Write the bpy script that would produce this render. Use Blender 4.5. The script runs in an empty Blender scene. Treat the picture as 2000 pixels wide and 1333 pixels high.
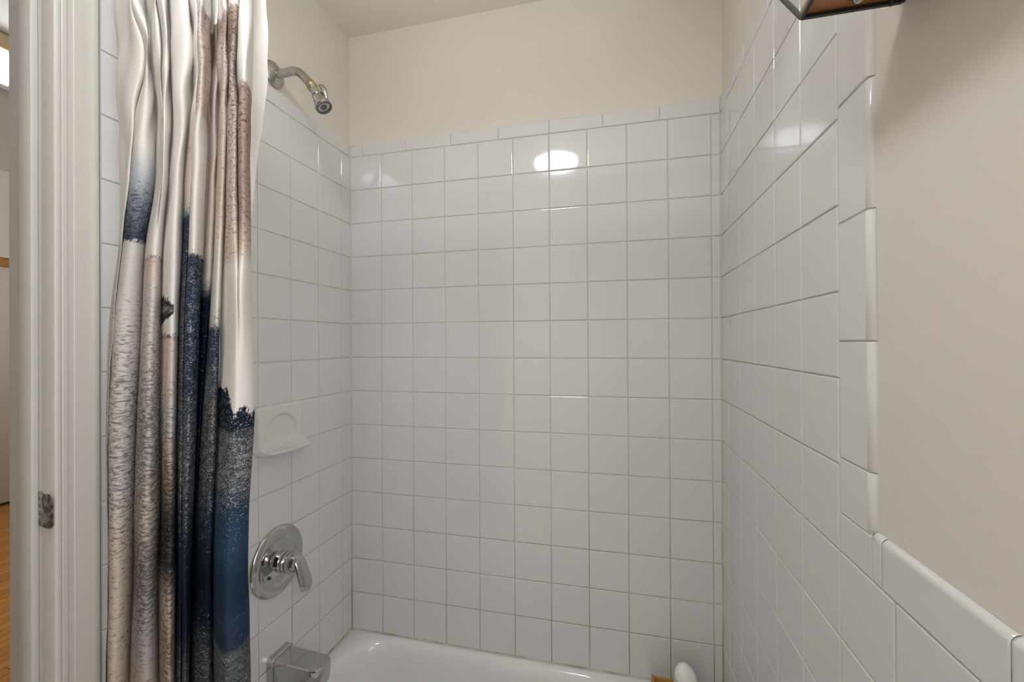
import bpy, bmesh, math, random
import numpy as np
from mathutils import Vector, Matrix, noise
random.seed(7)
scene = bpy.context.scene
COL = scene.collection
S = 0.11                      # tile pitch in metres
Z0 = 1.971                    # height of the top tile course's upper edge
W = 10.2236 * S               # inner width of the alcove and of the room
CEIL = 3.656 * S + Z0
CAM = Vector((0.8494, -1.2451, 1.3589))
RIM = 0.42

# ---------------------------------------------------------------- materials
def new_mat(name):
    m = bpy.data.materials.new(name); m.use_nodes = True
    nt = m.node_tree
    return m, nt, nt.nodes['Principled BSDF'], nt.nodes['Material Output']

def srgb(r, g, b):
    f = lambda c: (c/255/12.92) if c/255 <= .04045 else ((c/255+.055)/1.055)**2.4
    return (f(r), f(g), f(b), 1)

def simple(name, col, rough=.5, metal=0, spec=.5, bump=0, bscale=60, coat=0, var=0, vscale=3):
    m, nt, b, out = new_mat(name)
    b.inputs['Base Color'].default_value = col
    b.inputs['Roughness'].default_value = rough
    b.inputs['Metallic'].default_value = metal
    b.inputs['Specular IOR Level'].default_value = spec
    b.inputs['Coat Weight'].default_value = coat
    tc = nt.nodes.new('ShaderNodeTexCoord')
    if bump:
        n = nt.nodes.new('ShaderNodeTexNoise'); n.inputs['Scale'].default_value = bscale
        n.inputs['Detail'].default_value = 4
        nt.links.new(tc.outputs['Object'], n.inputs['Vector'])
        bp = nt.nodes.new('ShaderNodeBump'); bp.inputs['Strength'].default_value = bump
        bp.inputs['Distance'].default_value = .004
        nt.links.new(n.outputs['Fac'], bp.inputs['Height'])
        nt.links.new(bp.outputs['Normal'], b.inputs['Normal'])
    if var:
        n = nt.nodes.new('ShaderNodeTexNoise'); n.inputs['Scale'].default_value = vscale
        n.inputs['Detail'].default_value = 5
        nt.links.new(tc.outputs['Object'], n.inputs['Vector'])
        mx = nt.nodes.new('ShaderNodeMix'); mx.data_type = 'RGBA'
        mx.inputs['A'].default_value = col
        mx.inputs['B'].default_value = (col[0]*(1-var), col[1]*(1-var), col[2]*(1-var*1.2), 1)
        nt.links.new(n.outputs['Fac'], mx.inputs['Factor'])
        nt.links.new(mx.outputs['Result'], b.inputs['Base Color'])
    return m

M = {}
M['tile'] = simple('glazed_white_tile', (.74, .732, .722, 1), .07, 0, .5, .035, 9)
M['paint'] = simple('cream_wall_paint', (.80, .745, .665, 1), .55, 0, .35, .07, 120, 0, .04, 4)
M['ceiling'] = simple('cream_ceiling_paint', (.80, .735, .635, 1), .6, 0, .3, .2, 40)
M['trim'] = simple('glossy_trim_paint', (.56, .535, .50, 1), .4, 0, .5, .25, 30, 0, .05, 8)
M['porcelain'] = simple('white_bath_enamel', (.80, .79, .775, 1), .1, 0, .5)
M['ceramic'] = simple('white_ceramic', (.75, .735, .71, 1), .12, 0, .5)
M['chrome'] = simple('polished_chrome', (.54, .54, .53, 1), .1, 1)
M['aged_chrome'] = simple('worn_chrome', (.55, .54, .52, 1), .2, 1, .5, .2, 150, 0, .3, 90)
M['brass'] = simple('dull_brass', (.45, .38, .24, 1), .35, 1, .5, .3, 300)
M['dark'] = simple('dark_screw_recess', (.06, .055, .05, 1), .5)
M['nozzle'] = simple('dark_rubber_nozzle_face', (.16, .155, .15, 1), .35)
M['black'] = simple('black_powder_coat', (.018, .017, .016, 1), .35)
M['bamboo'] = simple('amber_bamboo', srgb(196, 140, 62), .4, 0, .5, .1, 60, 0, .3, 25)
M['wood'] = simple('amber_stained_wood', srgb(190, 135, 80), .35, 0, .5, .1, 40, 0, .3, 14)
M['bottle'] = simple('matte_white_plastic', (.60, .595, .59, 1), .35)
M['bottle_cap'] = simple('white_plastic_cap', (.86, .86, .84, 1), .3)
M['hall_wall'] = simple('grey_hall_paint', (.42, .40, .365, 1), .6)
M['hall_light'] = simple('pale_hall_paint', (.55, .52, .48, 1), .6)
M['hall_door'] = simple('grey_door_paint', (.50, .46, .42, 1), .5)
M['hall_ceiling'] = simple('white_hall_ceiling', (.8, .8, .8, 1), .7)
M['lintel'] = simple('stained_wood_casing', srgb(170, 120, 55), .45, 0, .5, .1, 30, 0, .3, 8)
M['window_wood'] = simple('pale_wood_frame', srgb(196, 174, 136), .5, 0, .5, .1, 30, 0, .2, 8)
M['dark_base'] = simple('dark_shoe_moulding', (.03, .02, .02, 1), .5)

def emission(name, col, s):
    m, nt, b, out = new_mat(name)
    b.inputs['Base Color'].default_value = (.8, .8, .8, 1)
    b.inputs['Emission Color'].default_value = col
    b.inputs['Emission Strength'].default_value = s
    return m
M['dome'] = emission('lit_opal_glass', (.92, .97, 1.03, 1), 28)
M['sky'] = emission('bright_window_pane', (.95, .98, 1, 1), 2.6)

def mat_grout():
    m, nt, b, out = new_mat('cement_grout')
    geo = nt.nodes.new('ShaderNodeNewGeometry')
    sep = nt.nodes.new('ShaderNodeSeparateXYZ'); nt.links.new(geo.outputs['Position'], sep.inputs[0])
    n = nt.nodes.new('ShaderNodeTexNoise'); n.inputs['Scale'].default_value = 7; n.inputs['Detail'].default_value = 6
    nt.links.new(geo.outputs['Position'], n.inputs['Vector'])
    mr = nt.nodes.new('ShaderNodeMapRange')
    mr.inputs['From Min'].default_value = 1.25; mr.inputs['From Max'].default_value = .42
    mr.inputs['To Min'].default_value = -.25; mr.inputs['To Max'].default_value = .26
    nt.links.new(sep.outputs['Z'], mr.inputs['Value'])
    ad = nt.nodes.new('ShaderNodeMath'); ad.operation = 'ADD'
    nt.links.new(n.outputs['Fac'], ad.inputs[0]); nt.links.new(mr.outputs['Result'], ad.inputs[1])
    cr = nt.nodes.new('ShaderNodeValToRGB')
    cr.color_ramp.elements[0].position = .42; cr.color_ramp.elements[0].color = (.60, .575, .53, 1)
    cr.color_ramp.elements[1].position = .86; cr.color_ramp.elements[1].color = (.33, .27, .20, 1)
    nt.links.new(ad.outputs[0], cr.inputs['Fac']); nt.links.new(cr.outputs['Color'], b.inputs['Base Color'])
    b.inputs['Roughness'].default_value = .8
    return m
M['grout'] = mat_grout()

M['clean_grout'] = simple('pale_corner_grout', (.68, .65, .60, 1), .6)

def mat_caulk():
    m, nt, b, out = new_mat('stained_caulk')
    geo = nt.nodes.new('ShaderNodeNewGeometry')
    n = nt.nodes.new('ShaderNodeTexNoise'); n.inputs['Scale'].default_value = 16; n.inputs['Detail'].default_value = 5
    nt.links.new(geo.outputs['Position'], n.inputs['Vector'])
    cr = nt.nodes.new('ShaderNodeValToRGB')
    cr.color_ramp.elements[0].position = .40; cr.color_ramp.elements[0].color = (.58, .53, .45, 1)
    cr.color_ramp.elements[1].position = .74; cr.color_ramp.elements[1].color = (.24, .18, .11, 1)
    nt.links.new(n.outputs['Fac'], cr.inputs['Fac']); nt.links.new(cr.outputs['Color'], b.inputs['Base Color'])
    b.inputs['Roughness'].default_value = .6
    return m
M['caulk'] = mat_caulk()

def mat_planks():
    m, nt, b, out = new_mat('oak_floorboards')
    geo = nt.nodes.new('ShaderNodeNewGeometry')
    mp = nt.nodes.new('ShaderNodeMapping'); nt.links.new(geo.outputs['Position'], mp.inputs['Vector'])
    mp.inputs['Rotation'].default_value = (0, 0, math.radians(90))
    br = nt.nodes.new('ShaderNodeTexBrick'); nt.links.new(mp.outputs[0], br.inputs['Vector'])
    br.inputs['Color1'].default_value = srgb(214, 146, 52); br.inputs['Color2'].default_value = srgb(188, 122, 40)
    br.inputs['Mortar'].default_value = srgb(70, 40, 14)
    br.inputs['Scale'].default_value = 1; br.inputs['Brick Width'].default_value = .9
    br.inputs['Row Height'].default_value = .057; br.inputs['Mortar Size'].default_value = .0016
    n = nt.nodes.new('ShaderNodeTexNoise'); n.inputs['Scale'].default_value = 5; n.inputs['Detail'].default_value = 6
    m2 = nt.nodes.new('ShaderNodeMapping'); m2.inputs['Scale'].default_value = (14, 1, 1)
    nt.links.new(geo.outputs['Position'], m2.inputs['Vector']); nt.links.new(m2.outputs[0], n.inputs['Vector'])
    mx = nt.nodes.new('ShaderNodeMix'); mx.data_type = 'RGBA'; mx.blend_type = 'MULTIPLY'
    mx.inputs['Factor'].default_value = .5
    nt.links.new(br.outputs['Color'], mx.inputs['A']); nt.links.new(n.outputs['Color'], mx.inputs['B'])
    nt.links.new(mx.outputs['Result'], b.inputs['Base Color'])
    b.inputs['Roughness'].default_value = .3
    return m
M['planks'] = mat_planks()

def mat_floor_tile():
    m, nt, b, out = new_mat('small_white_floor_tile')
    geo = nt.nodes.new('ShaderNodeNewGeometry')
    br = nt.nodes.new('ShaderNodeTexBrick'); nt.links.new(geo.outputs['Position'], br.inputs['Vector'])
    br.offset = 0
    br.inputs['Color1'].default_value = (.7, .69, .67, 1); br.inputs['Color2'].default_value = (.66, .65, .63, 1)
    br.inputs['Mortar'].default_value = (.4, .38, .35, 1)
    br.inputs['Scale'].default_value = 1; br.inputs['Brick Width'].default_value = .05
    br.inputs['Row Height'].default_value = .05; br.inputs['Mortar Size'].default_value = .002
    nt.links.new(br.outputs['Color'], b.inputs['Base Color']); b.inputs['Roughness'].default_value = .25
    return m
M['floor_tile'] = mat_floor_tile()

def mat_strike():
    m, nt, b, out = new_mat('worn_painted_metal')
    tc = nt.nodes.new('ShaderNodeTexCoord')
    n = nt.nodes.new('ShaderNodeTexNoise'); n.inputs['Scale'].default_value = 110; n.inputs['Detail'].default_value = 5
    nt.links.new(tc.outputs['Object'], n.inputs['Vector'])
    cr = nt.nodes.new('ShaderNodeValToRGB')
    cr.color_ramp.elements[0].position = .42; cr.color_ramp.elements[0].color = (.10, .085, .07, 1)
    cr.color_ramp.elements[1].position = .60; cr.color_ramp.elements[1].color = (.42, .40, .37, 1)
    nt.links.new(n.outputs['Fac'], cr.inputs['Fac']); nt.links.new(cr.outputs['Color'], b.inputs['Base Color'])
    b.inputs['Metallic'].default_value = .6; b.inputs['Roughness'].default_value = .35
    return m
M['strike'] = mat_strike()
M['rust'] = simple('rusty_hole', (.07, .03, .012, 1), .8)

def mat_shade():
    m, nt, b, out = new_mat('clear_pane_glass')
    nt.nodes.remove(b)
    tr = nt.nodes.new('ShaderNodeBsdfTransparent'); tr.inputs['Color'].default_value = (.95, .945, .94, 1)
    gl = nt.nodes.new('ShaderNodeBsdfGlossy'); gl.inputs['Roughness'].default_value = .03
    mx = nt.nodes.new('ShaderNodeMixShader')
    mx.inputs[0].default_value = .09; nt.links.new(tr.outputs[0], mx.inputs[1]); nt.links.new(gl.outputs[0], mx.inputs[2])
    nt.links.new(mx.outputs[0], out.inputs['Surface'])
    return m
M['shade'] = mat_shade()

def mat_clear():
    m, nt, b, out = new_mat('clear_bulb_glass')
    b.inputs['Base Color'].default_value = (1, 1, 1, 1); b.inputs['Roughness'].default_value = .02
    b.inputs['Transmission Weight'].default_value = 1
    return m
M['bulb'] = mat_clear()

# ---------------------------------------------------------------- mesh helpers
def link(o, parent=None):
    COL.objects.link(o)
    if parent is not None:
        o.parent = parent
    return o

def mesh(name, verts, faces, mat, parent=None, smooth=False, mats=None, fmat=None):
    me = bpy.data.meshes.new(name)
    me.from_pydata([tuple(v) for v in verts], [], faces)
    for m_ in (mats or [mat]):
        me.materials.append(m_)
    if fmat is not None:
        me.polygons.foreach_set('material_index', fmat)
    if smooth:
        me.polygons.foreach_set('use_smooth', [True]*len(me.polygons))
    me.validate(); me.update()
    o = bpy.data.objects.new(name, me)
    return link(o, parent)

def fix_normals(o):
    bm = bmesh.new(); bm.from_mesh(o.data)
    bmesh.ops.recalc_face_normals(bm, faces=bm.faces[:]); bm.to_mesh(o.data); bm.free()
    return o

def empty(name, loc=(0, 0, 0)):
    o = bpy.data.objects.new(name, None); o.location = loc; o.empty_display_size = .05
    return link(o)

def place(o, root):
    """parent o to root while its mesh stays in world coordinates"""
    o.parent = root
    o.matrix_parent_inverse = Matrix.Translation(-Vector(root.location))
    return o

def tag(o, label=None, cat=None, group=None, kind=None):
    if label: o['label'] = label
    if cat: o['category'] = cat
    if group: o['group'] = group
    if kind: o['kind'] = kind
    return o

def smooth_by_angle(o, ang=35):
    me = o.data
    me.polygons.foreach_set('use_smooth', [True]*len(me.polygons))
    bm = bmesh.new(); bm.from_mesh(me)
    a = math.radians(ang)
    for e in bm.edges:
        e.smooth = not (len(e.link_faces) == 2 and e.calc_face_angle(0) > a)
    bm.to_mesh(me); bm.free()
    return o

def box(name, lo, hi, mat, parent=None, bevel=0, seg=2):
    bm = bmesh.new()
    bmesh.ops.create_cube(bm, size=1)
    for v in bm.verts:
        v.co = Vector([lo[i] + (v.co[i]+.5)*(hi[i]-lo[i]) for i in range(3)])
    if bevel:
        bmesh.ops.bevel(bm, geom=bm.edges[:], offset=bevel, segments=seg, affect='EDGES', profile=.5)
    bmesh.ops.recalc_face_normals(bm, faces=bm.faces[:])
    me = bpy.data.meshes.new(name); bm.to_mesh(me); bm.free()
    me.materials.append(mat)
    o = link(bpy.data.objects.new(name, me), None)
    if bevel: smooth_by_angle(o, 40)
    if parent is not None: place(o, parent)
    return o

def lathe(name, prof, org, axis, mat, parent=None, seg=48, ang=30):
    """prof: list of (distance along axis, radius)"""
    ax = Vector(axis).normalized()
    t = Vector((0, 0, 1)) if abs(ax.z) < .9 else Vector((1, 0, 0))
    u = ax.cross(t).normalized(); v = ax.cross(u)
    org = Vector(org); vs = []; fs = []
    for d, r in prof:
        for k in range(seg):
            a = 2*math.pi*k/seg
            vs.append(org + ax*d + (u*math.cos(a)+v*math.sin(a))*max(r, 1e-5))
    n = len(prof)
    for i in range(n-1):
        for k in range(seg):
            k2 = (k+1) % seg
            fs.append((i*seg+k, i*seg+k2, (i+1)*seg+k2, (i+1)*seg+k))
    o = mesh(name, vs, fs, mat)
    bm = bmesh.new(); bm.from_mesh(o.data)
    bmesh.ops.remove_doubles(bm, verts=bm.verts[:], dist=2e-5)
    bmesh.ops.holes_fill(bm, edges=[e for e in bm.edges if e.is_boundary], sides=0)
    bmesh.ops.recalc_face_normals(bm, faces=bm.faces[:]); bm.to_mesh(o.data); bm.free()
    smooth_by_angle(o, ang)
    if parent is not None: place(o, parent)
    return o

def loft(name, rings, mat, parent=None, caps=True, ang=40, closed=True):
    n = len(rings[0]); vs = [Vector(p) for r in rings for p in r]; fs = []
    for i in range(len(rings)-1):
        for k in range(n if closed else n-1):
            k2 = (k+1) % n
            fs.append((i*n+k, i*n+k2, (i+1)*n+k2, (i+1)*n+k))
    if caps:
        fs.append(tuple(range(n-1, -1, -1))); fs.append(tuple((len(rings)-1)*n+k for k in range(n)))
    o = mesh(name, vs, fs, mat); fix_normals(o); smooth_by_angle(o, ang)
    if parent is not None: place(o, parent)
    return o

def tube(name, pts, rad, mat, parent=None, seg=20, ang=40):
    pts = [Vector(p) for p in pts]; rings = []
    prev = None
    for i, p in enumerate(pts):
        d = (pts[min(i+1, len(pts)-1)]-pts[max(i-1, 0)]).normalized()
        if prev is None:
            t = Vector((0, 0, 1)) if abs(d.z) < .9 else Vector((0, 1, 0))
            u = d.cross(t).normalized()
        else:
            u = (prev - d*prev.dot(d)).normalized()
        prev = u; v = d.cross(u)
        r = rad[i] if isinstance(rad, (list, tuple)) else rad
        rings.append([p+(u*math.cos(2*math.pi*k/seg)+v*math.sin(2*math.pi*k/seg))*r for k in range(seg)])
    return loft(name, rings, mat, parent, True, ang)

def bez(p0, p1, p2, p3, n=12):
    p0, p1, p2, p3 = map(Vector, (p0, p1, p2, p3)); o = []
    for i in range(n+1):
        t = i/n; o.append(p0*(1-t)**3+p1*3*t*(1-t)**2+p2*3*t*t*(1-t)+p3*t**3)
    return o

# ---------------------------------------------------------------- tile work
GAP = .0011; TH = .0022; GR = .0016
def tiles(name, org, U, V, N, rects, parent, backing):
    """square field tiles as rounded slabs standing proud of a grout bed; rects in metres (u0,u1,v0,v1)"""
    org, U, V, N = Vector(org), Vector(U), Vector(V), Vector(N)
    vs = []; fs = []; fm = []
    ring = [(0, -TH), (0, -.0011), (.0004, -.00045), (.0011, -.0001), (.0022, 0)]
    for (u0, u1, v0, v1) in rects:
        u0 += GAP; u1 -= GAP; v0 += GAP; v1 -= GAP
        if u1-u0 < .006 or v1-v0 < .006: continue
        du, dv, dn = random.gauss(0, .0012), random.gauss(0, .0012), random.gauss(0, .00015)
        uc, vc = (u0+u1)/2, (v0+v1)/2
        b = len(vs)
        for ins, dep in ring:
            for (u, v) in ((u0+ins, v0+ins), (u1-ins, v0+ins), (u1-ins, v1-ins), (u0+ins, v1-ins)):
                tilt = (u-uc)*du+(v-vc)*dv+dn if dep > -TH else 0
                vs.append(org+U*u+V*v+N*(dep+tilt))
        for i in range(len(ring)-1):
            for k in range(4):
                k2 = (k+1) % 4
                fs.append((b+i*4+k, b+i*4+k2, b+(i+1)*4+k2, b+(i+1)*4+k)); fm.append(0)
        e = b+(len(ring)-1)*4
        fs.append((e, e+1, e+2, e+3)); fm.append(0)
    for (u0, u1, v0, v1) in backing:
        b = len(vs)
        for (u, v) in ((u0, v0), (u1, v0), (u1, v1), (u0, v1)): vs.append(org+U*u+V*v-N*GR)
        fs.append((b, b+1, b+2, b+3)); fm.append(1)
    if U.cross(V).dot(N) < 0: fs = [f[::-1] for f in fs]
    return mesh(name, vs, fs, None, parent, mats=[M['tile'], M['grout']], fmat=fm)

def bullnose(name, org, A, B, N, runs, width, depth, parent):
    """A: along the run, B: from field towards the rounded edge; runs = list of (a0,a1)"""
    org, A, B, N = Vector(org), Vector(A), Vector(B), Vector(N)
    prof = [(GAP, -TH), (GAP, -.001), (GAP+.001, -.0002), (GAP+.002, 0)]
    R = depth
    for i in range(9):
        t = i/8*math.pi/2
        prof.append((width-R+R*math.sin(t), -R+R*math.cos(t)))
    vs = []; fs = []; fm = []
    for (a0, a1) in runs:
        a0 += GAP*.8; a1 -= GAP*.8
        b = len(vs); n = len(prof)
        dn = random.gauss(0, .0002)
        for (a, sh) in ((a0, -.0012), (a0+.0012, 0), (a1-.0012, 0), (a1, -.0012)):
            for (w_, d_) in prof: vs.append(org+A*a+B*w_+N*(d_+sh+dn))
        for i in range(3):
            for k in range(n-1):
                fs.append((b+i*n+k, b+i*n+k+1, b+(i+1)*n+k+1, b+(i+1)*n+k)); fm.append(0)
    a0, a1 = runs[0][0], runs[-1][1]
    b = len(vs)
    bp = [(0, -GR)]+[(w_-.0009, d_-.0012) for w_, d_ in prof[4:]]
    for a in (a0, a1):
        for (w_, d_) in bp: vs.append(org+A*a+B*w_+N*d_)
    for k in range(len(bp)-1):
        fs.append((b+k, b+k+1, b+len(bp)+k+1, b+len(bp)+k)); fm.append(1)
    o = mesh(name, vs, fs, None, parent, mats=[M['tile'], M['grout']], fmat=fm)
    fix_dir(o, N)
    smooth_by_angle(o, 50)
    for p_ in o.data.polygons:
        if p_.area > 2e-4: p_.use_smooth = False
    return o

def fix_dir(o, N):
    me = o.data; me.calc_loop_triangles()
    bm = bmesh.new(); bm.from_mesh(me)
    bm.normal_update()
    tot = sum((f.normal*f.calc_area() for f in bm.faces), Vector())
    if tot.dot(N) < 0: bmesh.ops.reverse_faces(bm, faces=bm.faces[:])
    bm.to_mesh(me); bm.free()
# ================================================================ the room
BK = .007     # painted plaster lies this far behind the tile face
YF = -2.75    # wall behind the viewer
DY0, DY1, DZ = -.772, -1.56, 2.06   # door opening in the left wall
WT = .085     # left wall thickness

def panel(name, parts, mat, parent=None):
    """several solid slabs of one wall in one mesh"""
    bm = bmesh.new()
    for lo, hi in parts:
        r = bmesh.ops.create_cube(bm, size=1)
        for v in r['verts']:
            v.co = Vector([lo[i]+(v.co[i]+.5)*(hi[i]-lo[i]) for i in range(3)])
    me = bpy.data.meshes.new(name); bm.to_mesh(me); bm.free(); me.materials.append(mat)
    return link(bpy.data.objects.new(name, me), parent)

wall_back = tag(panel('wall_back', [((-BK, BK, 0), (W+BK, .1, CEIL))], M['paint']), 'cream painted long wall behind the bathtub, tiled below', kind='structure')
wall_right = tag(panel('wall_right', [((W+BK, YF, 0), (W+.1, .1, CEIL))], M['paint']), 'painted right wall with tile surround and low tiled wainscot', kind='structure')
wall_left = tag(panel('wall_left', [((-WT, DY0+.012, 0), (-BK, .1, CEIL)), ((-WT, DY1-.012, DZ), (-BK, DY0+.012, CEIL)), ((-WT, YF, 0), (-BK, DY1-.012, CEIL))], M['paint']),
                'painted left wall carrying the shower fittings and the doorway', kind='structure')
wall_front = tag(panel('wall_front', [((-BK, YF-.1, 0), (W+BK, YF, CEIL))], M['paint']), 'painted wall behind the viewer', kind='structure')
ceiling = tag(panel('ceiling', [((-WT, YF-.1, CEIL), (W+.1, .1, CEIL+.08))], M['ceiling']), 'cream painted bathroom ceiling', kind='structure')
floor = tag(panel('floor', [((-.0, YF, -.06), (W+.0, .0, 0))], M['floor_tile']), 'small tiled bathroom floor', kind='structure')

NR = 15
def zr(r): return Z0-r*S
# back wall
cols = [0]+[(1.0156+k)*S for k in range(10)]+[W]
rects = [(cols[i], cols[i+1], zr(r+1) if r < 13 else RIM-.012, zr(r)) for r in range(14) for i in range(len(cols)-1)]
tiles('tile_field', (0, 0, 0), (1, 0, 0), (0, 0, 1), (0, -1, 0), rects, wall_back, [(0, W, zr(NR), Z0)])
TW = .385*S
js = [(6.0156+1.405*k)*S for k in range(-4, 3)]
js = [0]+[j for j in js if .012 < j < W-.012]+[W]
bullnose('bullnose_trim', (0, 0, Z0), (1, 0, 0), (0, 0, 1), (0, -1, 0), list(zip(js[:-1], js[1:])), TW, BK, wall_back)
# left wall (u runs along -y)
LEND = 6.425*S-.002
cols = [0]+[(.4252+k)*S for k in range(6)]+[LEND]
rects = [(cols[i], cols[i+1], zr(r+1) if r < 13 or cols[i] > .55 else RIM-.012, zr(r)) for r in range(NR+3) for i in range(len(cols)-1) if r < 14 or cols[i] > .55]
tiles('tile_field', (0, 0, 0), (0, -1, 0), (0, 0, 1), (1, 0, 0), rects, wall_left, [(0, LEND, zr(NR+3), Z0)])
js = [0, .09*S, 1.49*S, 2.90*S, 4.31*S, 5.7*S, LEND]
bullnose('bullnose_trim', (0, 0, Z0), (0, -1, 0), (0, 0, 1), (1, 0, 0), list(zip(js[:-1], js[1:])), TW, BK, wall_left)
# right wall
FR = 5.6197
cols = [0]+[(FR-5+k)*S for k in range(6)]
rects = [(cols[i], cols[i+1], zr(r+1) if r < 13 or cols[i] > .55 else RIM-.012, zr(r)) for r in range(NR+3) for i in range(len(cols)-1) if r < 14 or cols[i] > .55]
WEND = -YF
wc = [(FR+k)*S for k in range(21)]
wc = [c for c in wc if c < WEND]+[WEND]
rects += [(wc[i], wc[i+1], zr(r+1), zr(r)) for r in range(8, NR+3) for i in range(len(wc)-1)]
rects.append((FR*S, 6.255*S, zr(8), zr(7.5)-.006+.0012))
tiles('tile_field', (W, 0, 0), (0, -1, 0), (0, 0, 1), (-1, 0, 0), rects, wall_right,
      [(0, FR*S, zr(NR+3), Z0), (FR*S, WEND, zr(NR+3), zr(8)), (FR*S, 6.255*S, zr(8), zr(7.5))])
EW = (6.255-FR)*S
ev = [zr(7.5)-.006, Z0-6.915*S, Z0-5.574*S, Z0-4.226*S, Z0-2.884*S, Z0-1.5*S, Z0-.15*S, Z0+TW]
bullnose('edge_trim', (W, -FR*S, 0), (0, 0, 1), (0, -1, 0), (-1, 0, 0), list(zip(ev[:-1], ev[1:])), EW, BK, wall_right)
js = [0, .55*S, 1.95*S, 3.36*S, 4.77*S, FR*S]
bullnose('bullnose_trim', (W, 0, Z0), (0, -1, 0), (0, 0, 1), (-1, 0, 0), list(zip(js[:-1], js[1:])), TW, BK, wall_right)
js = [6.255*S+.0006, 6.42*S]+[(6.42+1.402*k)*S for k in range(1, 14)]
js = [j for j in js if j < WEND-.03]+[WEND]
bullnose('wainscot_cap', (W, 0, zr(8)), (0, -1, 0), (0, 0, 1), (-1, 0, 0), list(zip(js[:-1], js[1:])), .5*S, BK, wall_right)
# caulk: inner corners and along the tub
def bead(name, p0, p1, off1, off2, r, parent):
    p0, p1, a, b = map(Vector, (p0, p1, off1, off2)); rings = []
    n = 60
    for i in range(n+1):
        c = p0.lerp(p1, i/n); q = r*(1+.35*noise.noise(c*40))
        rings.append([c, c+a*q, c+a*q*.42+b*q*.42, c+b*q])
    return loft(name, rings, M['caulk'], None, True, 60)
for w_, x_, sx in ((wall_left, 0, 1), (wall_right, W, -1)):
    o = bead('corner_grout', (x_, 0, RIM), (x_, 0, Z0+TW), (sx, 0, 0), (0, -1, 0), .0032, None); o.parent = w_
    o.data.materials[0] = M['grout']
o = bead('tub_caulk', (0, 0, RIM-.001), (W, 0, RIM-.001), (0, -1, 0), (0, 0, 1), .004, None); o.parent = wall_back
o = bead('tub_caulk', (0, 0, RIM-.001), (0, -.66, RIM-.001), (1, 0, 0), (0, 0, 1), .004, None); o.parent = wall_left

# ---------------------------------------------------------------- doorway
door = tag(empty('door_1', (0, DY0, 0)), 'white painted doorway frame left of the shower curtain', kind='structure')
door['category'] = 'door frame'
# casing: moulded profile (x out of wall, y across), swept up
def sweep_z(name, prof, z0, z1, mat, parent):
    o = loft(name, [[(x, y, z) for x, y in prof] for z in (z0, z1)], mat, None, True, 25)
    return place(o, parent)
cp = [(-BK, -.777), (.014, -.777), (.0168, -.7758), (.0178, -.774), (.0182, -.7715), (.0178, -.7690), (.0166, -.7675), (.0166, -.7665),
      (.0172, -.7655), (.0172, -.7605), (.0162, -.7595), (.0158, -.758), (.0158, -.7515), (.0164, -.7505), (.0166, -.736), (.0172, -.731), (.0178, -.728),
      (.0190, -.7255), (.0192, -.7215), (.0186, -.7190), (.017, -.7178), (-.001, -.7178), (-BK, -.7178)]
sweep_z('casing', cp, 0, DZ+.06, M['trim'], door)
cp2 = [(x, 2*(DY0+DY1)/2-y) for x, y in cp]
sweep_z('casing', cp2, 0, DZ+.06, M['trim'], door)
box('head_casing', (-BK, DY1-.055, DZ), (.016, DY0+.055, DZ+.06), M['trim'], door, .003)
def jamb(y, sgn):
    b = lambda nm, lo, hi, bv: box(nm, (lo[0], min(lo[1], hi[1]), lo[2]), (hi[0], max(lo[1], hi[1]), hi[2]), M['trim'], door, bv)
    b('jamb', (-WT-.002, y+sgn*.014, 0), (.0005, y, DZ), .0012)
    b('door_stop', (-.052, y-.0002*sgn, 0), (-.0235, y-sgn*.0098, DZ), .002)
    b('hall_casing', (-WT-.016, y+sgn*.06, 0), (-WT, y+sgn*.004, DZ+.06), .003)
jamb(DY0, 1); jamb(DY1, -1)
box('head_jamb', (-WT-.002, DY1, DZ-.014), (.0005, DY0, DZ), M['trim'], door, .0012)
# strike plate on the jamb, lip curled round the casing edge
zc = 1.1045
def strike():
    hh, r = .026, .008
    out = [(-.0225, -hh), (-.0225, hh), (.008, hh)]
    for i in range(7):
        t = i/6*math.pi/2; out.append((.010-0+.0+ (r*math.sin(t)) , hh-r+r*math.cos(t)))
    for i in range(7):
        t = math.pi/2-i/6*math.pi/2; out.append((.010+(r*math.sin(t)), -hh+r-r*math.cos(t)))
    out.append((.008, -hh))
    y0 = DY0-.0004
    def pos(x, z, d):
        # the last few millimetres of the plate curl over the casing bead
        yy = y0-.0016-d
        if x > -.002: yy -= min(.006, (x+.002)*1.2)
        return (x, yy, zc+z)
    # solid plate with grid for curl
    n = len(out); rings = []
    for d in (0, .0016):
        rings.append([pos(x, z, d-.0016) for x, z in out])
    return loft('strike_plate', rings, M['strike'], door, True, 30)
sp = strike(); tag(sp, 'worn metal strike plate with a rusty latch hole')
def oval(name, cx, cz, rx, rz, y, mat, parent):
    ring = lambda s, yy: [(cx+rx*s*math.cos(2*math.pi*k/20), yy, cz+rz*s*math.sin(2*math.pi*k/20)) for k in range(20)]
    o = loft(name, [ring(1, y), ring(1, y-.0008), ring(.7, y-.0005)], mat, None, True, 60)
    o.parent = parent; o.matrix_parent_inverse = parent.matrix_world.inverted() if False else Matrix.Translation(-Vector(door.location))
    return o
o = oval('latch_hole', -.0105, zc+.003, .0048, .009, DY0-.002, M['rust'], sp)
o = oval('plate_screw', -.010, zc-.018, .0035, .004, DY0-.002, M['dark'], sp)
o = oval('plate_screw', -.011, zc+.019, .003, .003, DY0-.002, M['strike'], sp)

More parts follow.
